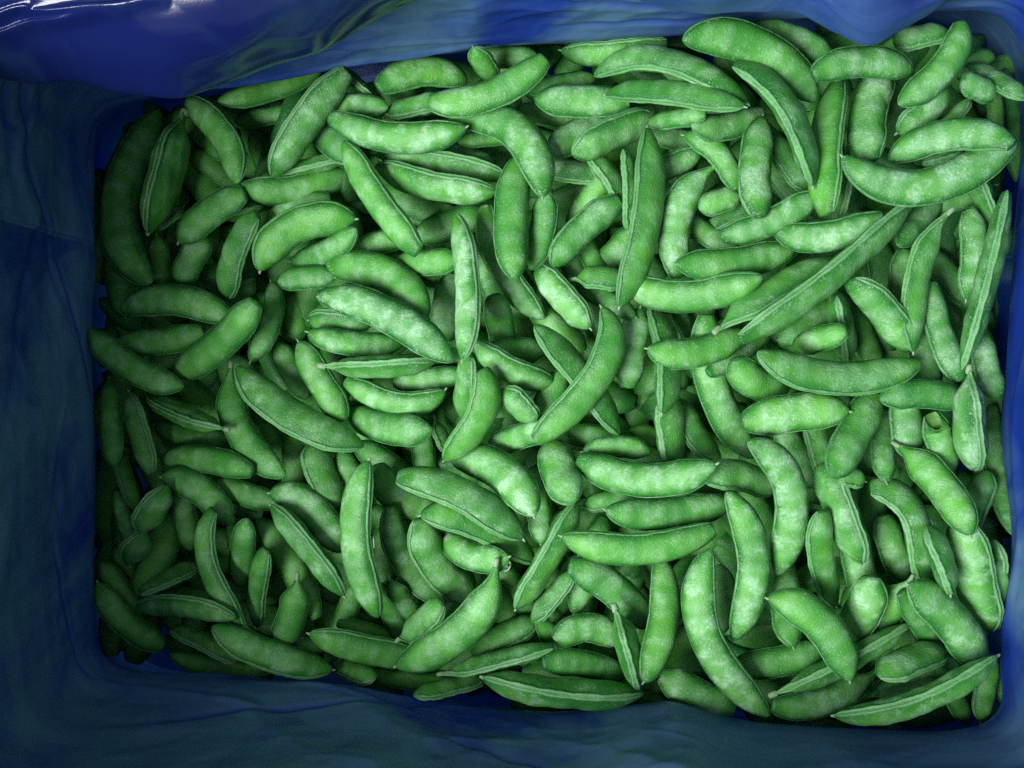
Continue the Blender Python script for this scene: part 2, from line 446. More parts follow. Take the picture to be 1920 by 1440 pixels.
PODS = """
300 205 222 400 285 530 78 2 0 pp 3 4|long dark crescent pod standing along the shadowed liner side under the wrinkled one
345 215 312 325 278 437 60 3 88 tp 2 4|wrinkled dull pod with split seam ridges beside the shadowed liner side
352 192 422 262 444 344 58 3 -25 bp 4 4|dark frosted pod poking out below the glossy overhanging liner flap
408 190 520 166 603 126 42 1 0 pp 2 5|
440 228 490 223 545 210 36 0 0 pb 3 4|
652 135 577 224 512 333 56 4 50 bp 7 5|frosted pod with one fine seam line, leaning beside the glossy liner flap
470 250 482 272 492 302 32 0 0 pb 2 4|
510 325 580 311 650 296 36 2 70 pb 5 7|
452 345 545 357 665 320 54 2 -25 pp 4 6|
340 290 372 325 400 368 60 0 0 pb 1 5|
360 285 395 308 425 335 50 0 0 pb 1 5|
460 364 396 398 335 455 60 3 0 bp 3 4|
500 412 550 381 615 372 42 2 0 pb 5 4|
487 508 548 428 667 410 66 4 -25 pp 3 7|smooth bright crescent pod with dark outer seam, nested against a darker short pod
545 490 612 472 668 428 48 3 0 pp 4 2|
520 530 570 510 628 520 46 3 0 pp 4 2|
508 528 510 594 470 678 44 2 0 pp 4 5|
480 567 413 644 325 702 66 4 0 bp 2 5|smooth green pod with squared-off end lying over the shaded part of the heap
226 582 330 562 436 602 60 3 0 pp 4 4|
219 638 294 641 382 622 52 3 0 pb 3 4|
168 618 247 690 345 724 55 4 0 pp 3 4|dark curved pod touching the shadowed liner side, crossing under a squared-off pod
294 442 300 490 304 538 42 1 0 pp 3 4|
386 436 356 490 335 536 55 2 0 pp 4 4|
295 425 318 405 342 388 36 1 50 pp 2 4|
483 402 440 474 424 562 60 3 -38 bp 3 3|
395 480 378 515 360 546 46 0 0 pp 1 5|
461 503 463 532 462 562 36 0 0 pp 3 4|
420 410 455 394 495 386 30 1 80 pp 2 5|
550 550 556 590 555 632 48 0 0 pp 1 5|
518 642 545 694 577 748 48 1 0 pp 4 3|
560 640 596 708 648 790 58 3 -15 pp 4 5|
446 686 540 774 682 836 63 4 42 pp 5 4|long deep-green pod with a pale seam rib down one side, over the shaded heap
433 687 450 806 536 892 60 3 0 tp 4 5|
205 710 208 791 214 874 44 3 0 pp 2 4|slim dark upright pod closest to the shadowed liner side
242 735 264 819 284 891 52 3 -42 pp 3 4|
278 742 350 780 422 804 42 3 88 pt 2 4|flattened dull pod with parallel seam ribs and a pale stem stub
290 798 350 816 428 826 46 1 0 pb 3 4|
301 862 386 861 473 884 52 3 0 pb 3 5|
303 894 378 920 430 985 58 3 0 pp 4 4|
395 900 455 925 522 942 46 2 0 pb 4 4|
506 924 582 953 640 1036 66 3 0 pp 6 4|
508 947 572 1021 645 1117 56 4 -58 pp 5 3|
547 810 556 865 554 920 46 1 0 pb 3 6|
587 828 605 891 634 950 56 2 38 pp 4 5|
638 843 652 885 668 932 50 1 0 pb 5 5|
692 863 666 1002 708 1158 67 5 -35 pp 5 5|long upright bright pod banded with frost, a loose hair lying along it
683 842 722 862 765 898 50 1 0 bb 4 4|
708 872 752 937 825 950 62 2 0 bb 5 7|
747 893 866 926 981 1010 62 5 38 bp 6 4|long pod with thick corrugated seam along its underside, frosted at the stem end
788 966 892 979 1004 1054 58 4 38 pp 3 4|smooth dark-green pod tucked parallel below the pod with the corrugated seam
850 858 940 884 1002 968 72 4 0 bp 9 6|very pale thickly frosted plump pod beside the pod with the corrugated seam
1008 925 1014 975 1014 1020 44 3 0 bp 7 5|
903 693 904 775 833 864 57 5 30 bp 2 6|smooth saturated green pod bending downward, cut straight at its top end
876 690 864 740 870 788 48 3 -60 bp 5 4|
648 714 756 758 834 731 48 3 -28 bp 6 6|pale smile-shaped pod with its pointed end turned up, over a fat dark pod
738 716 800 712 866 700 44 2 0 bb 6 4|
655 768 725 801 811 805 62 3 0 pp 4 3|
790 812 793 848 798 890 44 1 0 bb 4 4|
816 788 828 818 842 848 28 1 50 tp 4 5|
733 950 757 1048 836 1131 52 2 20 bp 5 5|
790 972 816 1056 895 1124 64 3 25 bp 6 6|
838 1006 886 1043 954 1044 56 4 0 bp 6 5|short plump pod with a pale nub tip beside a small white curl of frost
716 985 722 1045 712 1112 50 1 0 pp 2 4|
930 1058 878 1172 742 1250 72 5 0 tp 4 5|big fat curved pod with a narrow stem end, lying across several pods
827 1128 800 1158 748 1198 46 4 -42 bt 4 4|
730 1085 750 1120 782 1164 40 2 0 tp 4 4|
580 1188 685 1218 798 1236 62 3 -22 pp 2 4|
630 1243 665 1262 705 1272 34 2 60 pp 3 4|
690 1262 770 1277 852 1282 32 1 20 pp 2 8|
829 1263 932 1238 1037 1213 36 4 82 tb 4 3|thin edge-up pod with ribbed seam above the creased liner side
775 1304 850 1285 912 1268 32 3 75 pp 3 4|
905 1270 1054 1300 1207 1298 64 4 -76 pp 4 4|long edge-up pod with two ribs resting along the creased liner side
885 1222 948 1190 1012 1165 46 2 40 bp 4 4|
1008 1162 1025 1178 1042 1200 40 2 0 pb 3 3|
996 1165 1012 1145 1032 1122 34 3 55 pb 6 4|
967 1142 1034 1036 1082 938 56 4 -60 pp 3 5|long slanting pod with a flat seam band on its upper edge beside crossing pods
1067 1062 1140 1096 1215 1172 66 3 0 bb 6 3|
1053 1005 1194 1031 1338 992 63 5 -15 pb 3 6|long clear-green pod laid level, uppermost of three parallel ones, little frost
1136 956 1238 963 1364 944 63 4 0 pb 4 4|long banded dull pod lying level between two parallel pods
1094 947 1130 936 1188 929 36 3 40 pp 4 3|
1085 860 1212 900 1343 870 67 5 0 bp 6 4|plump smile-shaped frosted pod lying level across the middle of the heap
1094 847 1160 837 1220 850 42 3 0 pp 3 3|
1318 897 1384 890 1452 922 58 4 25 bp 6 7|
1402 828 1482 918 1457 1078 66 5 0 pp 8 4|large bow-shaped pod white with frost, its tip pointing at the creased liner side
1325 590 1343 740 1416 858 66 3 0 bp 6 6|long bright plump pod running under a level pod, frosted at its bend
1276 748 1308 820 1352 860 52 2 35 pp 2 4|
1248 738 1257 810 1262 884 64 2 52 bb 5 5|
1180 805 1206 806 1238 822 38 1 0 pb 4 6|
1222 574 1252 668 1241 776 60 3 58 pp 5 4|
1214 653 1296 662 1392 626 60 4 0 pb 4 5|bright short-curved pod crossing two upright pods, one frost blotch near its tip
1201 578 1186 648 1178 727 56 3 0 pb 9 4|
1128 576 1133 685 1004 826 64 5 28 pb 3 6|large smooth boomerang pod with a square cut end and dark inner seam, topmost mid-heap
1002 610 1088 702 1162 814 56 4 45 pp 3 3|dark green pod with pale seam rim passing beneath the smooth boomerang pod
1008 505 1054 557 1107 615 54 4 -48 bp 9 6|
972 300 958 419 968 525 66 5 0 bp 4 6|fat upright pod ending in a dark green tip beside a slimmer upright pod
1022 345 1018 428 994 506 50 4 -15 tp 5 4|
838 216 968 246 1018 370 70 5 0 pp 7 5|large hooked frosty pod drooping from under a straight square-ended pod
804 190 914 180 1023 110 60 6 0 bb 5 6|straight pod square-cut at both ends lying over the hooked frosty pod
888 89 905 118 926 152 38 4 -40 pb 3 5|
910 92 960 106 1008 104 42 2 0 bp 4 3|
710 166 793 133 876 154 58 3 0 bp 5 7|plump arched pod resting against the folded liner side
714 217 772 198 834 188 50 3 50 tp 4 4|
662 148 694 174 730 210 28 2 80 bp 6 4|
622 192 660 190 700 197 44 3 0 bb 7 5|
620 219 744 259 874 238 58 5 -15 bp 7 4|pod with alternate green and white frost bands near the liner flap
643 265 706 374 785 472 56 5 -38 pb 3 5|long straight saturated-green pod with a dark seam, slanting down to a square-cut pod
705 313 814 350 931 359 52 4 -55 pp 6 5|
706 292 822 303 944 330 44 3 -72 pb 6 5|
828 283 882 290 932 318 44 2 0 pp 4 4|
858 266 898 259 938 256 32 2 0 pb 3 7|
588 225 615 252 645 284 62 2 0 bb 7 4|
725 350 790 388 852 400 58 1 0 bb 3 4|
778 441 828 428 904 399 60 2 0 pb 4 4|
741 494 798 492 856 488 52 4 0 bb 3 6|short stubby pod frayed at its end, crossed by a long frosted upright pod
853 402 877 540 867 676 53 6 -52 pp 9 6|slender upright spindle pod coated pale with frost, topmost mid-heap
593 556 716 585 850 678 67 6 0 pp 8 2|large blue-grey frosted pod lying diagonally over several level pods
616 503 726 516 799 596 67 4 0 bp 5 7|smooth yellowish plump pod curving down behind the blue-grey frosted one
660 466 702 452 746 446 46 2 0 bb 4 6|
580 600 636 604 698 606 50 3 -62 pp 4 4|
577 622 655 643 756 645 48 4 0 pp 5 4|
607 686 704 688 816 677 46 5 -82 tp 5 4|edge-up pod split by a ribbed seam under the blue-grey frosted pod
926 553 938 608 951 681 54 3 0 bp 4 5|
905 488 914 518 926 549 44 2 0 bb 4 3|
910 386 938 500 1020 598 54 3 -40 bp 7 6|
891 641 953 692 1034 718 52 4 -38 pb 7 5|
958 652 990 645 1029 663 50 3 0 bt 4 4|
850 515 838 575 836 640 56 2 0 bb 7 4|
942 729 970 755 999 792 52 4 -52 pp 5 4|small stubby pod with a central seam beside the smooth boomerang pod
1056 693 1032 738 1008 790 52 3 0 pb 2 4|
915 842 956 815 1004 807 50 3 0 pb 6 4|
1040 828 1050 886 1079 942 73 4 0 bp 5 6|broad pod with frost rings hanging below the square end of the boomerang pod
1078 810 1114 806 1150 822 46 1 0 bb 4 4|
1000 872 1006 905 1012 940 52 0 0 pb 2 4|
1132 968 1104 1060 1076 1152 52 2 0 bp 6 5|
1075 1070 1058 1100 1044 1138 46 1 0 bb 4 5|
1041 1202 1102 1176 1160 1204 56 3 0 bb 5 4|
1018 1244 1090 1243 1170 1268 52 3 0 bb 4 4|
1154 1143 1180 1220 1197 1287 53 4 82 tp 5 5|small spindle pod with a hairline seam down its middle, beside a bright upright pod
1237 1052 1245 1158 1208 1279 59 4 0 bp 4 7|bright yellow-green upright pod hanging from below a level pod, pointed at its foot
1332 1030 1320 1186 1443 1343 64 5 -20 pp 7 5|very long boomerang pod with frost blotches reaching to the creased liner side
1345 1058 1358 1120 1345 1192 46 2 0 pp 3 3|
1362 922 1414 1052 1374 1201 63 5 0 pp 6 5|long bowed pod with ringed frost, its white nub tip beside a boomerang pod
1240 1264 1310 1304 1377 1334 64 3 0 bb 6 4|
1378 1248 1460 1240 1540 1218 60 3 0 bb 5 6|
1453 1301 1584 1242 1705 1170 53 4 -66 tp 4 4|
1440 1122 1536 1166 1594 1277 71 6 0 pp 4 6|broad bright leaf-shaped pod lying over edge-up pods by the creased liner side
1448 1322 1546 1313 1644 1258 57 3 0 bt 5 4|
1648 1270 1708 1237 1774 1217 48 4 62 pp 5 4|
1648 1302 1720 1278 1792 1238 54 2 0 bb 4 5|
1564 1342 1718 1318 1870 1230 62 6 -56 pp 5 4|long smile-shaped pod with a ribbed upper seam on the creased liner side's corner
1702 1095 1780 1160 1840 1250 76 5 0 pb 6 4|broad pod with two white frost bands leaning into the liner corner
1806 978 1824 1070 1850 1182 66 4 -62 bp 7 6|
1683 835 1764 910 1820 1004 64 5 -15 tp 4 7|long bright pod with a narrow neck by the blue liner side
1632 914 1708 958 1732 1094 68 4 40 bp 6 5|bent pod with a pale callus at its stem by the blue liner side
1738 984 1766 1050 1782 1114 56 4 58 pp 4 3|
1540 872 1577 958 1614 1056 62 4 -76 bp 6 4|
1641 738 1602 813 1559 895 71 5 0 bp 4 5|
1526 800 1534 836 1545 876 52 3 35 bb 6 6|
1393 793 1492 773 1593 771 73 5 0 bp 7 8|plump pale-lit pod with a nub tip just below a long smile-shaped pod
1568 893 1595 894 1621 902 38 4 30 bp 3 5|
1649 749 1726 738 1808 752 57 5 0 pb 4 2|deep-green dome-shaped pod lying level near the bright blue liner side
1817 696 1818 800 1823 881 58 5 86 tp 8 3|pale seam-up pod with a thin neck and swollen middle by the blue liner side
1746 776 1764 832 1780 894 56 4 0 hp 6 4|pod with a torn open hollow end pointing up by the blue liner side
1694 735 1700 790 1706 856 62 3 0 bb 9 4|
1660 770 1655 836 1662 904 47 3 0 bp 5 4|
1862 760 1867 880 1904 1006 42 2 0 bp 4 2|
1828 946 1842 915 1853 882 46 3 40 bp 4 2|
1543 958 1540 1044 1568 1136 57 4 25 bp 4 6|
1600 1010 1604 1060 1622 1112 62 3 0 bb 7 5|
1632 1082 1618 1145 1578 1192 67 4 -20 bb 7 7|
1708 1086 1685 1138 1632 1180 57 3 -20 tb 5 5|
1658 980 1665 1025 1692 1078 56 2 0 bb 5 5|
1642 895 1632 980 1624 1066 56 1 0 bb 4 4|
1482 1058 1474 1140 1488 1214 57 3 0 bp 4 5|
1854 1112 1868 1075 1880 1040 40 3 80 bb 7 4|
1874 1178 1886 1130 1896 1082 46 3 0 pb 5 5|
1852 995 1865 1025 1884 1056 50 1 0 bb 4 3|
1785 1300 1802 1330 1818 1357 40 2 0 bp 2 5|
1852 1272 1846 1312 1838 1352 44 2 0 bp 2 4|
1870 1285 1880 1302 1892 1322 32 1 0 bp 3 5|
1708 1140 1724 1165 1745 1195 46 3 0 bb 3 4|
1428 1288 1472 1320 1532 1332 50 1 0 bp 4 4|
1208 1288 1230 1298 1258 1300 36 0 0 bb 2 3|
1388 636 1546 530 1714 376 60 6 -58 bp 4 4|very long straight pod with a ribbed seam band, topmost, pointing across the heap
1346 617 1450 546 1568 483 57 5 62 tp 4 5|long edge-tilted pod lying parallel under the very long straight pod
1458 431 1540 445 1656 408 57 5 -15 bb 7 4|
1266 494 1374 493 1484 468 60 5 -10 pb 4 6|
1352 442 1448 415 1538 360 53 5 -15 bp 8 4|
1166 522 1280 557 1430 518 62 5 -20 pp 5 6|smile-shaped pod with a dark hollow seam on top, crossing a dark seamed pod's foot
1214 239 1214 406 1162 576 64 5 36 pp 2 4|long dark saturated pod with a thin pale seam cord running its whole length
1172 281 1181 352 1178 432 34 4 60 bp 4 4|
1103 292 1148 340 1170 404 50 3 60 bp 5 5|
1036 500 1090 432 1163 376 57 4 -18 pb 5 3|
1114 142 1240 112 1402 194 63 5 40 pp 5 4|long arched pod with frost bands and a ridged lower seam by the folded liner side
1001 182 1078 190 1180 188 62 4 0 pb 6 4|
1135 178 1238 171 1396 200 57 5 32 pp 3 4|dark plump pod with a straight pale seam rim under the arched banded pod
1052 94 1122 102 1250 82 38 3 -50 pb 4 5|
1280 76 1412 86 1530 190 73 6 -15 pp 4 5|large glossy clear-green arched pod with white crumbs of frost by the folded liner side
1410 52 1488 74 1558 110 57 4 0 bb 4 3|
1380 120 1474 200 1524 350 67 6 52 bp 4 3|large arched pod with a raised double seam cord along its inner edge
1525 141 1610 116 1712 133 60 6 -10 bp 6 4|blunt-ended arched pod with a nub tip below the hanging liner fold
1660 132 1627 217 1632 302 66 4 -25 bb 7 6|
1570 155 1547 268 1550 402 55 5 -56 bb 3 9|yellow-green upright pod with a thick seam strip, next to a frosty upright pod
1598 260 1590 335 1574 412 32 3 82 bp 5 4|
1580 293 1722 352 1900 262 72 6 0 pb 8 5|big smile-shaped frosty pod forming the lower lip of a mouth-like pair
1666 300 1784 252 1898 272 63 6 0 pb 7 4|arched frosty pod forming the upper lip of a mouth-like pair
1800 42 1776 120 1684 196 60 5 0 bp 5 5|
1676 80 1726 67 1778 58 52 4 35 bp 7 5|
1774 167 1738 208 1682 250 57 4 45 bp 6 5|
1802 156 1832 163 1864 182 50 4 0 bb 6 3|
1814 124 1870 150 1922 188 50 3 20 bp 6 3|
1818 112 1834 92 1852 68 44 1 0 bb 3 3|
1788 218 1802 202 1818 184 28 3 60 bp 6 4|
1878 196 1884 210 1891 226 32 1 0 bb 2 5|
1728 306 1764 300 1802 290 32 4 82 bb 5 3|
1834 342 1850 372 1864 408 42 3 80 bb 4 5|
1887 363 1850 528 1803 693 53 6 68 bp 5 3|long edge-up pod with a bright seam strip standing against the bright blue liner side
1816 393 1827 469 1812 562 52 4 0 bp 7 5|
1778 400 1724 508 1713 660 60 5 30 tp 4 4|
1594 528 1650 576 1704 660 54 5 -55 bp 6 6|
1746 528 1760 611 1802 713 54 4 0 bb 7 3|
1846 628 1849 683 1870 744 52 4 0 bb 8 4|
1420 660 1568 708 1727 678 67 6 24 pp 6 6|long smile-shaped pod with a ribbed pale lower rim, just under the very long straight pod
1486 652 1536 636 1588 621 48 5 0 pb 5 6|
1566 548 1576 605 1588 672 57 3 68 bb 6 5|
1694 480 1684 532 1692 586 52 3 0 bb 5 5|
1650 475 1656 515 1664 562 56 1 0 bb 3 4|
1764 500 1780 518 1798 542 50 1 0 bb 3 2|
1726 642 1732 675 1742 712 52 3 0 bb 5 3|
1612 612 1620 638 1632 666 44 1 0 bb 2 3|
1762 366 1724 404 1684 462 50 3 0 bp 5 4|
1788 378 1812 372 1838 362 44 2 0 bb 3 4|
1383 672 1412 714 1480 728 66 4 -10 bp 2 6|
1366 672 1382 660 1402 648 42 3 0 bb 6 4|
1431 218 1416 316 1424 406 63 5 0 pb 8 6|frosty upright cigar-shaped pod beside the double seam cord of an arched pod
1340 312 1272 396 1272 520 61 4 0 tb 9 6|bent upright pod, its upper arm thickly whitened with frost
1282 253 1344 285 1382 355 46 4 0 pb 4 5|
1296 234 1362 237 1430 210 53 4 0 pb 6 5|
1073 290 1146 253 1232 221 57 4 -45 pp 6 6|
1218 230 1268 222 1323 214 38 4 0 bb 4 4|
1060 264 1082 248 1114 230 58 3 0 bb 7 5|
1044 322 1074 336 1118 328 52 2 40 bb 7 4|
1258 312 1286 300 1315 285 46 3 -30 bp 4 3|
1310 392 1346 378 1388 367 47 4 0 pp 4 5|
1354 412 1370 402 1392 394 38 2 60 bb 5 4|
1298 424 1324 440 1354 456 44 2 0 bb 6 4|
1078 523 1120 519 1168 529 49 4 40 tb 2 3|
1124 554 1156 572 1192 594 40 3 0 bp 3 2|
1064 474 1074 500 1088 534 46 2 0 bb 6 4|
1128 502 1152 472 1186 440 53 2 0 bb 6 5|
1092 446 1103 470 1116 498 42 2 0 bb 4 6|
1014 588 1042 612 1078 642 50 2 0 bb 3 6|
1278 598 1286 618 1297 644 32 1 0 bb 3 4|
1488 622 1514 602 1542 584 50 2 0 bb 3 4|
1452 268 1478 306 1508 344 57 3 30 bb 6 4|
1458 328 1472 348 1492 374 42 1 0 bb 3 4|
1243 254 1268 258 1298 266 42 1 0 bb 5 4|
1002 166 1052 152 1108 146 38 3 0 bb 4 6|
1000 214 1036 231 1076 226 42 2 0 bb 2 5|
1022 262 1036 266 1054 272 42 1 0 bb 3 3|
1090 392 1106 368 1126 344 46 2 0 bb 4 6|
1474 816 1490 850 1512 894 56 1 0 bb 4 3|
1400 928 1424 962 1452 1014 60 1 0 bb 2 4|
1572 742 1580 766 1592 794 42 2 0 bb 6 4|
318 968 294 1050 256 1118 66 2 0 bp 2 5|dull plump pod slanting below the waisted pod at the shadowed liner side
312 910 272 985 245 1060 54 4 60 wp 4 4|shrunken pod pinched to a thin waist between two swellings by the shadowed liner side
228 968 232 985 240 1008 30 2 0 bb 4 4|
228 868 241 912 256 956 26 2 60 bp 2 4|
341 934 344 980 358 1032 44 2 0 bp 4 4|
401 956 390 1058 470 1196 50 4 -35 bt 3 4|long sickle pod with a loose seam thread trailing past it in the shaded heap
464 972 450 1027 450 1090 48 3 0 pb 4 4|
480 975 537 1042 592 1160 54 2 0 pb 3 6|
500 1032 483 1094 480 1176 44 3 -35 bp 3 5|
557 1084 548 1152 520 1217 58 3 0 tp 2 5|
260 1142 348 1138 443 1160 48 4 -35 bp 4 3|
184 1092 232 1162 308 1212 50 3 15 pb 3 5|dark curved pod in the shaded liner corner with a faint outer seam
189 1054 214 1086 247 1132 44 2 0 pb 2 5|
210 1050 232 1063 254 1082 32 1 0 bb 2 5|
304 1092 338 1074 374 1058 40 2 72 bp 4 4|
399 1174 496 1224 624 1256 52 4 36 pp 4 5|long pod lying low along the creased liner side with a fine seam at its start
318 1226 402 1251 508 1263 36 2 20 pp 3 5|
324 1178 384 1204 446 1238 32 3 70 bb 4 4|
300 1116 344 1110 392 1116 32 1 0 bb 1 7|
640 1178 648 1155 656 1132 42 1 0 bb 3 5|
658 1174 696 1184 738 1196 32 1 0 bb 1 7|
724 1128 736 1155 752 1188 42 1 0 bb 2 4|
944 1076 958 1098 978 1124 46 1 0 bb 3 4|
938 1136 948 1160 962 1184 50 1 0 bb 2 5|
204 478 214 530 232 584 50 0 0 bb 1 5|
350 728 374 748 402 772 50 0 0 bb 1 6|
474 772 496 808 522 852 50 0 0 bb 1 5|
354 232 372 250 398 274 42 0 0 bb 1 6|
"""


# ------------------------------------------------------------------ the pods
GROUP = "frozen pea pods heaped in the lined crate"


def parse():
    out = []
    for ln in PODS.strip().splitlines():
        data, label = ln.split('|')
        f = data.split()
        p = [float(v) for v in f[:6]]
        out.append(dict(p0=p[0:2], pm=p[2:4], p1=p[4:6], w=float(f[6]), L=int(f[7]), roll=math.radians(float(f[8])), ends=f[9],
                        frost=int(f[10]) / 9.0, tone=int(f[11]) / 9.0, label=label.strip()))
        # a stub is the showing length of a pod that runs on under its neighbours
        d = out[-1]
        L = math.dist(d['p0'], d['pm']) + math.dist(d['pm'], d['p1'])
        if d['L'] <= 3 and L < 125:
            c = np.array(d['pm'])
            for e, key in zip(d['ends'], ('p0', 'p1')):
                if e == 'b':
                    v = np.array(d[key]) - c
                    d[key] = list(c + v * (1 + (130 - L) * (0.55 if d['ends'] == 'bb' else 0.9) / np.linalg.norm(v)))
                    lo, hi = (215, 1865), (110, 1300)
                    d[key][0] = min(max(d[key][0], lo[0]), lo[1])
                    d[key][1] = min(max(d[key][1], hi[0]), hi[1])
            d['pm'] = [(d['p0'][k] + d['p1'][k]) / 2 * 0.7 + d['pm'][k] * 0.3 for k in (0, 1)]
            d['ends'] = d['ends'].replace('bb', 'bp')
    return out


def end_profile(s, kind):
    """half-width factor at distance s (0..1 of the whole length) from an end"""
    if kind == 'p':
        u = np.clip(s / 0.29, 0, 1)
        return 0.06 + 0.94 * np.sin(u * np.pi / 2) ** 0.64
    if kind == 't':
        u = np.clip((s - 0.03) / 0.27, 0, 1)
        return 0.17 + 0.83 * (u * u * (3 - 2 * u)) ** 0.85
    if kind == 'w':
        return 0.16 + 0.84 * np.clip(np.sin(np.clip(s / 0.24, 0, 1) * np.pi / 2), 0, 1) ** 0.9
    if kind == 'h':
        u = np.clip(s / 0.30, 0, 1)
        return 0.50 + 0.50 * np.sin(u * np.pi / 2)
    u = np.clip(s / 0.28, 0, 1)
    return 0.46 + 0.54 * np.sin(u * np.pi / 2) ** 0.85


NR, NC = 46, 28
TH = np.linspace(0, 2 * np.pi, NC, endpoint=False)


class Pod:
    """shape of one pod in world space, from its outline in plan"""

    def __init__(s, d, rng):
        s.d, s.rng = d, rng
        s.twist = rng.uniform(-0.14, 0.14)
        s.ratio = rng.uniform(0.54, 0.66)
        s.dz = -0.030 + d['L'] * 0.0088
        s.slope = 0.0
        s.plan()

    def plan(s):
        d = s.d
        f = K * (H - base_z((d['pm'][0] - 960) * K) - s.dz) / H
        P0, PM, P1 = (np.array(px2w(*d[k], s.dz)) for k in ('p0', 'pm', 'p1'))
        C = 2 * PM - 0.5 * (P0 + P1)
        u = np.linspace(0, 1, 200)[:, None]
        B = (1 - u) ** 2 * P0 + 2 * u * (1 - u) * C + u * u * P1
        L = np.concatenate([[0], np.cumsum(np.linalg.norm(np.diff(B, axis=0), axis=1))])
        s.len = L[-1]
        # rings crowd towards the ends
        t = 0.5 - 0.5 * np.cos(np.linspace(0.0, np.pi, NR)) * 0.55 - 0.45 * np.linspace(0.5, -0.5, NR)
        t = (t - t[0]) / (t[-1] - t[0])
        s.t = t
        s.c = np.stack([np.interp(t * s.len, L, B[:, k]) for k in range(3)], 1)
        r = d['roll']
        hw = 0.5 * d['w'] * f * 0.92
        s.a = hw / math.sqrt(math.cos(r) ** 2 + (s.ratio * math.sin(r)) ** 2)
        s.b = s.a * s.ratio
        s.vert = math.sqrt((s.a * math.sin(r)) ** 2 + (s.b * math.cos(r)) ** 2)
        pr = np.minimum(end_profile(t, d['ends'][0]), end_profile(1 - t, d['ends'][1]))
        if d['ends'][0] == 'w':
            pr = pr * (1 - 0.66 * np.exp(-((t - 0.60) / 0.10) ** 2))
        s.pr = pr

    def settle(s, hf):
        """rest on the height field of what already lies below"""
        idx = np.linspace(2, NR - 3, 11).astype(int)
        tt = s.t[idx] - 0.5
        need = []
        T = np.gradient(s.c, axis=0)
        N = np.stack([T[:, 1], -T[:, 0]], 1)
        N /= np.linalg.norm(N, axis=1)[:, None] + 1e-9
        for i in idx:
            h = max(hf.get(*(s.c[i, :2] + N[i] * q * s.a * s.pr[i])) for q in (-0.45, 0, 0.45))
            need.append(h + s.vert * s.pr[i] * 0.80 - 0.0025)
        need = np.array(need)
        plane = s.c[idx, 2]
        best = None
        for sl in np.linspace(-0.022, 0.022, 23):
            z = np.max(need - plane - sl * tt)
            cost = z + 0.12 * abs(sl)
            if best is None or cost < best[0]:
                best = (cost, z, sl)
        _, z, sl = best
        z = float(np.clip(z, -0.007, 0.011 + (0.004 if s.d['L'] >= 6 else 0)))
        s.dz += z
        s.slope = sl
        s.plan()
        z0 = s.c[:, 2].copy()
        s.c[:, 2] += sl * (s.t - 0.5)
        # pods lie bowed: seam-up ones arch over what is below
        bow = s.rng.uniform(0.02, 0.05) * s.len * abs(math.sin(s.d['roll'])) + s.rng.uniform(-0.01, 0.02) * s.len
        s.c[:, 2] += bow * (0.33 - (2 * s.t - 1) ** 2)
        s.c[:, :2] *= ((H - s.c[:, 2]) / (H - z0))[:, None]
        for i in range(0, NR, 1):
            for q in np.linspace(-0.95, 0.95, 11):
                p = s.c[i, :2] + N[i] * q * s.a * s.pr[i]
                hf.put(p[0], p[1], s.c[i, 2] + s.vert * s.pr[i] * math.sqrt(1 - q * q))

    def frame(s):
        c = s.c
        T = np.gradient(c, axis=0)
        T /= np.linalg.norm(T, axis=1)[:, None]
        N = np.stack([T[:, 1], -T[:, 0], np.zeros(NR)], 1)     # to the right of travel, seen from above
        N /= np.linalg.norm(N, axis=1)[:, None] + 1e-9
        U = np.cross(N, T)
        U[U[:, 2] < 0] *= -1
        r = s.d['roll'] + s.twist * (s.t - 0.5) * 2
        A = np.cos(r)[:, None] * N + np.sin(r)[:, None] * U
        B = -np.sin(r)[:, None] * N + np.cos(r)[:, None] * U
        return T, A, B

    def shape(s):
        rng = s.rng
        T, A, B = s.frame()
        s.T, s.A, s.B = T, A, B
        npea = max(1, int(round((s.len - 0.012) / (s.a * rng.uniform(0.98, 1.2)))))
        sw = np.zeros(NR)
        for k in range(npea):
            tk = (k + 0.5 + rng.uniform(-0.14, 0.14)) / npea
            tk = 0.10 + tk * 0.80
            size = rng.choice((0.35, 0.6, 0.8, 1.0, 1.0, 1.1))
            sw = np.maximum(sw, size * np.exp(-((s.t - tk) / (0.33 * 0.8 / npea)) ** 2))
        s.sw = sw
        ph = [rng.uniform(0, 6.28) for _ in range(8)]
        lump = 0.020 * np.sin(s.t * 7 + ph[0]) + 0.014 * np.sin(s.t * 21 + ph[1]) + 0.008 * np.sin(s.t * 43 + ph[2])
        lump2 = 0.035 * np.sin(s.t * 8 + ph[3]) + 0.028 * np.sin(s.t * 19 + ph[4])
        s.ax = s.a * s.pr * (1 + lump)
        s.bx = s.b * np.minimum(s.pr, 1) ** 1.05 * (0.95 + 0.08 * sw + lump2)
        ct, st = np.cos(TH), np.sin(TH)
        flat = 0.86 + 0.14 * np.abs(st)
        rip = 1 + 0.014 * np.sin(3 * TH[None, :] + 14 * s.t[:, None] + ph[5]) + 0.012 * np.sin(5 * TH[None, :] - 23 * s.t[:, None] + ph[6])
        # slightly lens-shaped section with a keel at each seam
        keel = 1 + 0.05 * np.exp(-((TH) / 0.28) ** 2) + 0.05 * np.exp(-((TH - 2 * np.pi) / 0.28) ** 2) + 0.04 * np.exp(-((TH - np.pi) / 0.25) ** 2)
        if 'wrinkled' in s.d['label'] or 'flattened' in s.d['label']:
            keel = keel * (1 + 0.07 * np.cos(11 * TH))
            rip = rip * (1 + 0.05 * np.cos(9 * TH[None, :] + 2 * np.sin(7 * s.t[:, None])))
        X = s.ax[:, None] * (ct * keel)[None, :] * rip
        Y = s.bx[:, None] * (np.sign(st) * np.abs(st) ** 1.08)[None, :] * rip
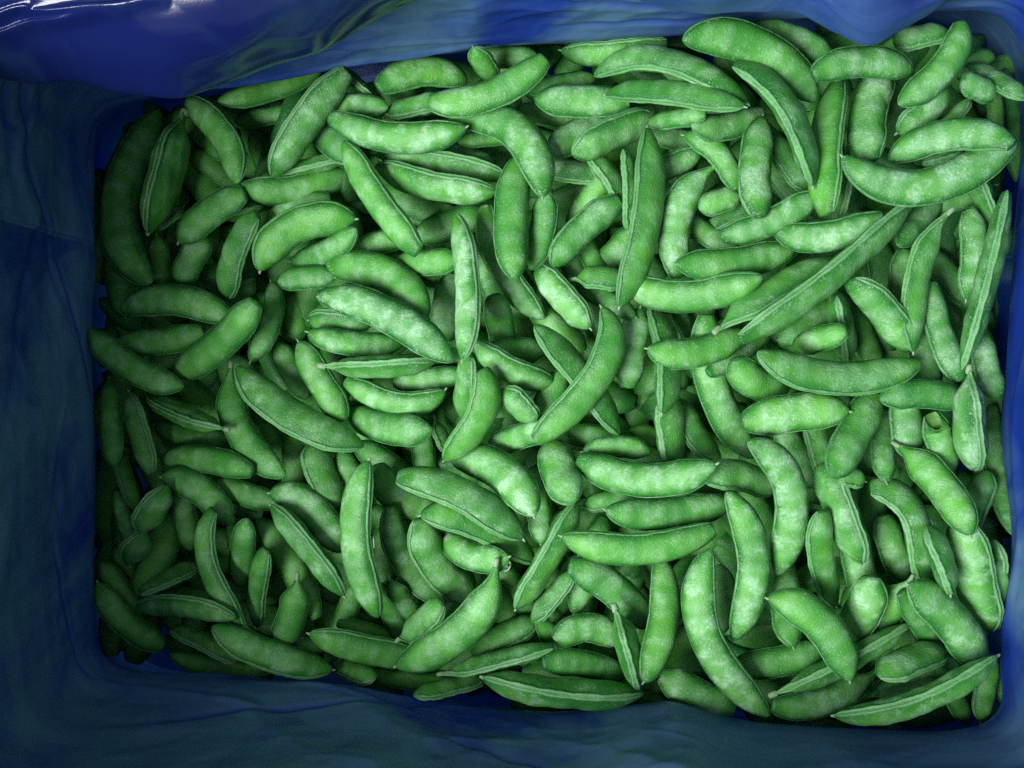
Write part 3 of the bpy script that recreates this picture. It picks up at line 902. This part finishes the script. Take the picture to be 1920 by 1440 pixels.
        V = s.c[:, None, :] + X[..., None] * A[:, None, :] + Y[..., None] * B[:, None, :]
        if s.d['ends'][0] == 'h':
            # torn obliquely, so that one looks into the end
            pull = np.clip(1 - s.t / 0.30, 0, 1)[:, None] * np.clip(st + 0.55, 0, None)[None, :]
            V = V + T[:, None, :] * (pull * s.a * 0.85)[..., None]
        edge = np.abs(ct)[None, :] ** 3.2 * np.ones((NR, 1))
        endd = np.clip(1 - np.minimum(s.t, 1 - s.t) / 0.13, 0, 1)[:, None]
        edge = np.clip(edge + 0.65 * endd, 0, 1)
        swell = sw[:, None] * (np.abs(st) ** 1.2)[None, :]
        return V, edge, swell


class HF:
    def __init__(s):
        s.res = 0.0015
        s.nx, s.ny = 400, 300
        s.g = np.full((s.nx, s.ny), -0.085)
        for i in range(s.nx):
            s.g[i, :] = base_z((i - s.nx / 2) * s.res) - 0.050

    def ij(s, x, y):
        return min(max(int(x / s.res + s.nx / 2), 0), s.nx - 1), min(max(int(y / s.res + s.ny / 2), 0), s.ny - 1)

    def get(s, x, y):
        return s.g[s.ij(x, y)]

    def put(s, x, y, z):
        k = s.ij(x, y)
        if z > s.g[k]:
            s.g[k] = z


def tube_strip(path, out, side, prof, taper):
    """strip swept along path: prof = [(across, up)] in metres"""
    n, m = len(path), len(prof)
    V = np.zeros((n, m, 3))
    for k, (a, u) in enumerate(prof):
        V[:, k] = path + side * (a * taper)[:, None] + out * (u * taper)[:, None]
    return V.reshape(-1, 3), grid_faces(n, m)


# pods that are easy to find, by a phrase of their label, and what the others call them
LANDMARKS = {
    'boomerang pod with a square': "the square-ended boomerang pod", 'very long straight pod with': "the very long straight pod",
    'blue-grey frosted pod lying': "the blue-grey frosted pod", 'slender upright spindle': "the pale spindle pod",
    'hooked frosty pod drooping': "the hooked frosty pod", 'lip of a mouth-like': "the mouth-like pair",
    'corrugated seam along': "the corrugated-seam pod", 'big fat curved pod': "the fat narrow-stemmed pod",
    'bow-shaped pod white': "the frost-white bow-shaped pod", 'boomerang pod with frost': "the frost-blotched boomerang pod",
    'leaf-shaped pod': "the leaf-shaped pod", 'thin pale seam cord': "the pale-corded dark pod",
    'double seam cord along': "the double-corded arched pod", 'clear-green arched': "the clear-green arched pod",
    'with a thick seam strip': "the yellow-green strip-seamed pod", 'torn open hollow': "the hollow-ended pod",
    'of three parallel': "the three parallel level pods", 'upright bright pod banded': "the hair-crossed upright pod",
    'alternate green and white': "the striped frost-banded pod", 'straight saturated-green': "the straight saturated pod",
    'pale seam rib down': "the pale-ribbed long pod", 'pinched to a thin waist': "the waisted pod", 'loose seam thread': "the sickle pod",
    'squared-off end lying': "the squared-off green pod", 'smooth bright crescent': "the smooth bright crescent",
    'wrinkled dull': "the wrinkled pod", 'ribbed pale lower rim': "the pale-rimmed smile-shaped pod",
    'ribbed upper seam': "the corner smile-shaped pod", 'two white frost bands': "the two-banded corner pod",
    'yellow-green upright pod hanging': "the hanging yellow-green pod", 'plump smile-shaped frosted': "the plump level smile-shaped pod",
    'standing against the bright': "the strip-seamed pod against the liner", 'two ribs resting': "the two-ribbed liner-side pod",
    'plump arched pod resting': "the plump arched pod", 'pod lying low along': "the low pod along the liner",
}


def auto_label(p, angle=False):
    d = p.d
    L = math.dist(d['p0'], d['pm']) + math.dist(d['pm'], d['p1'])
    ch = math.dist(d['p0'], d['p1'])
    sag = math.sqrt(max(0, L * L - ch * ch)) / 2 / L
    size = "stub of a pod" if L < 75 else "short pod" if L < 125 else "pod" if L < 205 else "long pod"
    curve = "" if L < 75 else ("straight " if sag < 0.12 else "curved ")
    fr = "deep green " if d['frost'] < 0.28 else "heavily frosted " if d['frost'] > 0.72 else "frosted " if d['frost'] > 0.5 else ""
    tn = "yellowish " if d['tone'] > 0.72 else ""
    r = abs(math.degrees(d['roll']))
    view = "seam edge up" if r > 56 else "tilted seam showing" if r > 30 else "flat side up"
    lay = "deep" if d['L'] <= 1 else "half buried" if d['L'] <= 3 else "lying on top"
    best = None
    for q in pods:
        for key, handle in LANDMARKS.items():
            if key in q.d['label']:
                g = min(math.dist(a, b) for a in (d['p0'], d['pm'], d['p1']) for b in (q.d['p0'], q.d['pm'], q.d['p1'])) - 0.4 * q.d['w']
                if best is None or g < best[0]:
                    best = (g, handle, q.d['L'], q.d)
    zone = ("under " if best[2] >= d['L'] + 2 and best[0] < 45 else "beside ") + best[1]
    if angle:
        e = best[3]
        ang = abs(math.degrees(math.atan2(d['p1'][1] - d['p0'][1], d['p1'][0] - d['p0'][0]) - math.atan2(e['p1'][1] - e['p0'][1], e['p1'][0] - e['p0'][0]))) % 180
        ang = min(ang, 180 - ang)
        how = "parallel to " if ang < 30 else "slanting to " if ang < 60 else "crosswise to "
        return f"{fr}{tn}{curve}{size}, {lay} {how}{best[1]}"
    full = f"{fr}{tn}{curve}{size} {view}, {lay} {zone}"
    return full if len(full.split()) <= 16 else f"{fr}{tn}{curve}{size}, {lay} {zone}"


def nub_mesh(c, d, r0, r1, ln, rng):
    """small knob: rings along d"""
    d = d / np.linalg.norm(d)
    h = np.cross(d, (0.3, 0.2, 1.0))
    h /= np.linalg.norm(h)
    g = np.cross(d, h)
    V = []
    m = 8
    for q, r in ((-0.35, r0 * 0.9), (0.0, r0), (0.55, (r0 + r1) * 0.5), (1.0, r1), (1.12, r1 * 0.55)):
        for k in range(m):
            a = 2 * math.pi * k / m
            rr = r * (1 + 0.12 * math.sin(3 * a + q * 4))
            V.append(c + d * (q * ln) + (h * math.cos(a) + g * math.sin(a) * 0.8) * rr)
    F = [tuple(f) for f in grid_faces(5, m, True)]
    F.append(tuple(range(4 * m, 5 * m)))
    return np.array(V), F


def build_pod(p):
    d, rng = p.d, p.rng
    V, edge, swell = p.shape()
    root = bpy.data.objects.new("pea_pod", None)
    COL.objects.link(root)
    org = p.c.mean(0).copy()
    org[2] = V[..., 2].min()
    root.location = org
    root["category"] = "pea pod"
    root["group"] = GROUP
    hollow = d['ends'][0] == 'h'
    vs = V.reshape(-1, 3) - org
    F = [tuple(f) for f in grid_faces(NR, NC, True)]
    ed, swl = edge.ravel(), swell.ravel()
    extra = []
    if not hollow:
        extra.append((p.c[0] - p.T[0] * p.pr[0] * p.a * (0.12 if d['ends'][0] == 'b' else 0.35) - org, 0))
    extra.append((p.c[-1] + p.T[-1] * p.pr[-1] * p.a * (0.12 if d['ends'][1] == 'b' else 0.35) - org, NR - 1))
    for e, row in extra:
        k = len(vs)
        vs = np.vstack([vs, e])
        ed, swl = np.append(ed, 1.0), np.append(swl, 0.0)
        for j in range(NC):
            a, b = row * NC + j, row * NC + (j + 1) % NC
            F.append((k, b, a) if row == 0 else (k, a, b))
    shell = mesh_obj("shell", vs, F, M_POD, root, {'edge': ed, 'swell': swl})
    shell["frost"], shell["tone"] = d['frost'], d['tone']
    # raised seams along both edges of the pod
    tap = np.clip(np.minimum(p.t, 1 - p.t) / 0.07, 0.12, 1) ** 0.6
    m = 0.0011
    up = 1 if d['roll'] >= 0 else -1      # the double seam is the one that shows
    for sgn, prof, keel in ((up, [(-2.1, -0.5), (-1.7, 0.25), (-1.25, 0.55), (-0.8, 0.25), (0, 0.02), (0.8, 0.25), (1.25, 0.55), (1.7, 0.25), (2.1, -0.5)], 1.05),
                            (-up, [(-1.2, -0.4), (-0.5, 0.25), (0, 0.45), (0.5, 0.25), (1.2, -0.4)], 1.04)):
        wob = 1 + 0.12 * np.sin(p.t * 31 + rng.uniform(0, 6)) + 0.08 * np.sin(p.t * 67)
        path = p.c + p.A * (sgn * p.ax * keel)[:, None] - org
        sc = m * (0.5 if sgn != up else 0.85) * (1.0 if sgn != up else 0.62 + 0.2 * min(1, p.a / 0.009))
        sc *= 0.62 + 0.38 * min(1.0, abs(d['roll']) / 0.6)
        sv, sf = tube_strip(path, p.A * sgn, p.B, [(a * sc, u * sc) for a, u in prof], tap * wob)
        pale = np.tile([max(0.0, (u + 0.1) * 1.6) for a, u in prof], NR)
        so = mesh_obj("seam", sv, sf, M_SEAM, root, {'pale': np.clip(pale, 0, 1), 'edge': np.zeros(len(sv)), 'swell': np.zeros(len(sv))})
        so["frost"], so["tone"] = d['frost'], d['tone']
        so["rim"] = 0.10 + 0.45 * abs(math.sin(d['roll'])) if sgn == up else rng.uniform(0.05, 0.25)
    # ends
    for k, kind, row, sg in ((0, d['ends'][0], 0, -1), (1, d['ends'][1], NR - 1, 1)):
        c = p.c[row] - org
        dr = p.T[row] * sg
        if kind in 'pw' and rng.random() < 0.55:
            nv, nf = nub_mesh(c + p.A[row] * p.a * 0.02, dr + p.A[row] * rng.uniform(-0.35, 0.35), p.a * 0.09, p.a * 0.05, 0.0014, rng)
            mesh_obj("tip", nv, nf, M_NUB, root)
        elif kind == 't':
            nv, nf = nub_mesh(c, dr + p.A[row] * rng.uniform(-0.2, 0.2), p.a * 0.17, p.a * 0.15, 0.0028, rng)
            mesh_obj("stem_end", nv, nf, M_NUB, root)
        elif kind == 'b' and d['L'] >= 2 and rng.random() < 0.6:
            rr = p.a * p.pr[row]
            nv, nf = nub_mesh(c - dr * 0.0006, dr, rr * 0.50, rr * 0.34, p.a * p.pr[row] * 0.30, rng)
            nv = c + (nv - c)
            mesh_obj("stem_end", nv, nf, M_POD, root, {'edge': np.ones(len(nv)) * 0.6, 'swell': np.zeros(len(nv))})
    if hollow:
        k = 5
        q = 0.84
        inner = []
        for i, fac in zip(range(k), (1.0, 0.86, 0.82, 0.78, 0.70)):
            ii = i * 2
            mid = V[ii].mean(0)
            inner.append(mid + (V[ii] - mid) * (0.985 if i == 0 else fac * 0.95))
        iv = np.array(inner).reshape(-1, 3) - org
        fc = [tuple(f) for f in grid_faces(k, NC, True)]
        fc.append(tuple(range((k - 1) * NC, k * NC)))
        mesh_obj("hollow_inside", iv, fc, M_INNER, root)
    return root


pods = [Pod(d, random.Random(1000 + i)) for i, d in enumerate(parse())]
hf = HF()
for lay in range(0, 7):
    for p in pods:
        if p.d['L'] == lay:
            p.settle(hf)
names = [p.d['label'] or auto_label(p) for p in pods]
names = [auto_label(p, True) if names.count(n) > 1 else n for p, n in zip(pods, names)]
for p, n in zip(pods, names):
    build_pod(p)["label"] = n

# pods buried below those that can be told apart: one mass
FV, FF, FE, FS = [], [], [], []
frng = random.Random(99)
base = 0
poly = np.array(LINER_RIM_PX, float)


def inside(x, y):
    c = False
    n = len(poly)
    for i in range(n):
        x0, y0 = poly[i]
        x1, y1 = poly[(i + 1) % n]
        if (y0 > y) != (y1 > y) and x < (x1 - x0) * (y - y0) / (y1 - y0) + x0:
            c = not c
    return c


for gy in range(110, 1400, 58):
    for gx in range(150, 1940, 100):
        for depth in (0, 1, 2):
            cx, cy = gx + frng.uniform(-50, 50), gy + frng.uniform(-35, 35)
            an, ln = frng.uniform(0, math.pi), frng.uniform(75, 115)
            ex, ey = math.cos(an) * ln, math.sin(an) * ln
            if not (inside(cx - ex, cy - ey) and inside(cx + ex, cy + ey)):
                continue
            bow = frng.uniform(-25, 25)
            q = Pod(dict(p0=(cx - ex, cy - ey), pm=(cx - math.sin(an) * bow, cy + math.cos(an) * bow), p1=(cx + ex, cy + ey), w=frng.uniform(52, 66), L=0,
                         roll=math.radians(frng.choice((0, 0, 30, -40, 80))), ends='pb', frost=0.3, tone=0.5, label=''), random.Random(frng.random()))
            q.dz = -0.043 - depth * 0.010 + frng.uniform(-0.004, 0.004)
            q.plan()
            V, e, sw = q.shape()
            V, e, sw = V[::2, ::2], e[::2, ::2], sw[::2, ::2]
            nr, nc = V.shape[:2]
            FF.append(grid_faces(nr, nc, True) + base)
            base += nr * nc
            FV.append(V.reshape(-1, 3)); FE.append(e.ravel()); FS.append(sw.ravel())
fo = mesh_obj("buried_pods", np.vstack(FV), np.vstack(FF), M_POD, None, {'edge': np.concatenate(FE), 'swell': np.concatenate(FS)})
fo["kind"] = "stuff"
fo["label"] = "mass of pods buried in the dark gaps beneath the visible pods"
fo["category"] = "buried pods"
fo["frost"], fo["tone"] = 0.2, 0.5


# ------------------------------------------------------------------ small litter on the heap
def wire(name, pts, rad, mat, label, cat):
    P = smooth_poly(pts, 60)
    T = np.gradient(P, axis=0)
    T /= np.linalg.norm(T, axis=1)[:, None] + 1e-12
    ref = np.array((0.0, 0.0, 1.0))
    S = np.cross(T, ref)
    S /= np.linalg.norm(S, axis=1)[:, None] + 1e-9
    U = np.cross(S, T)
    V = np.stack([P + S * rad * math.cos(a) + U * rad * math.sin(a) for a in np.linspace(0, 2 * np.pi, 6, endpoint=False)], 1)
    o = mesh_obj(name, V.reshape(-1, 3), grid_faces(len(P), 6, True), mat)
    o["label"], o["category"] = label, cat
    return o


def on_heap(px, py, up=0.0012):
    x, y, z = px2w(px, py, 0.01)
    z = hf.get(x, y) + up
    f = K * (H - z) / H
    return ((px - 960) * f, -(py - 720) * f, z)


zc = on_heap(948, 1078)[2] + 0.001
wire("frost_curl", [(*px2w(a, b, 0)[:2], zc + 0.0006 * k) for k, (a, b) in enumerate([(946, 1090), (953, 1087), (957, 1077), (954, 1069), (947, 1070), (947, 1077), (952, 1079)])],
     0.0005, M_FROST, "tiny white curl of frost between a plump pod and a fat curved pod", "frost curl")
wire("loose_hair", [on_heap(a, b, 0.0008) for a, b in [(700, 1006), (701, 1030), (698, 1052), (699, 1070), (692, 1088), (680, 1096), (668, 1102)]],
     0.00013, M_FROST, "fine pale hair lying on the long upright banded pod", "hair")
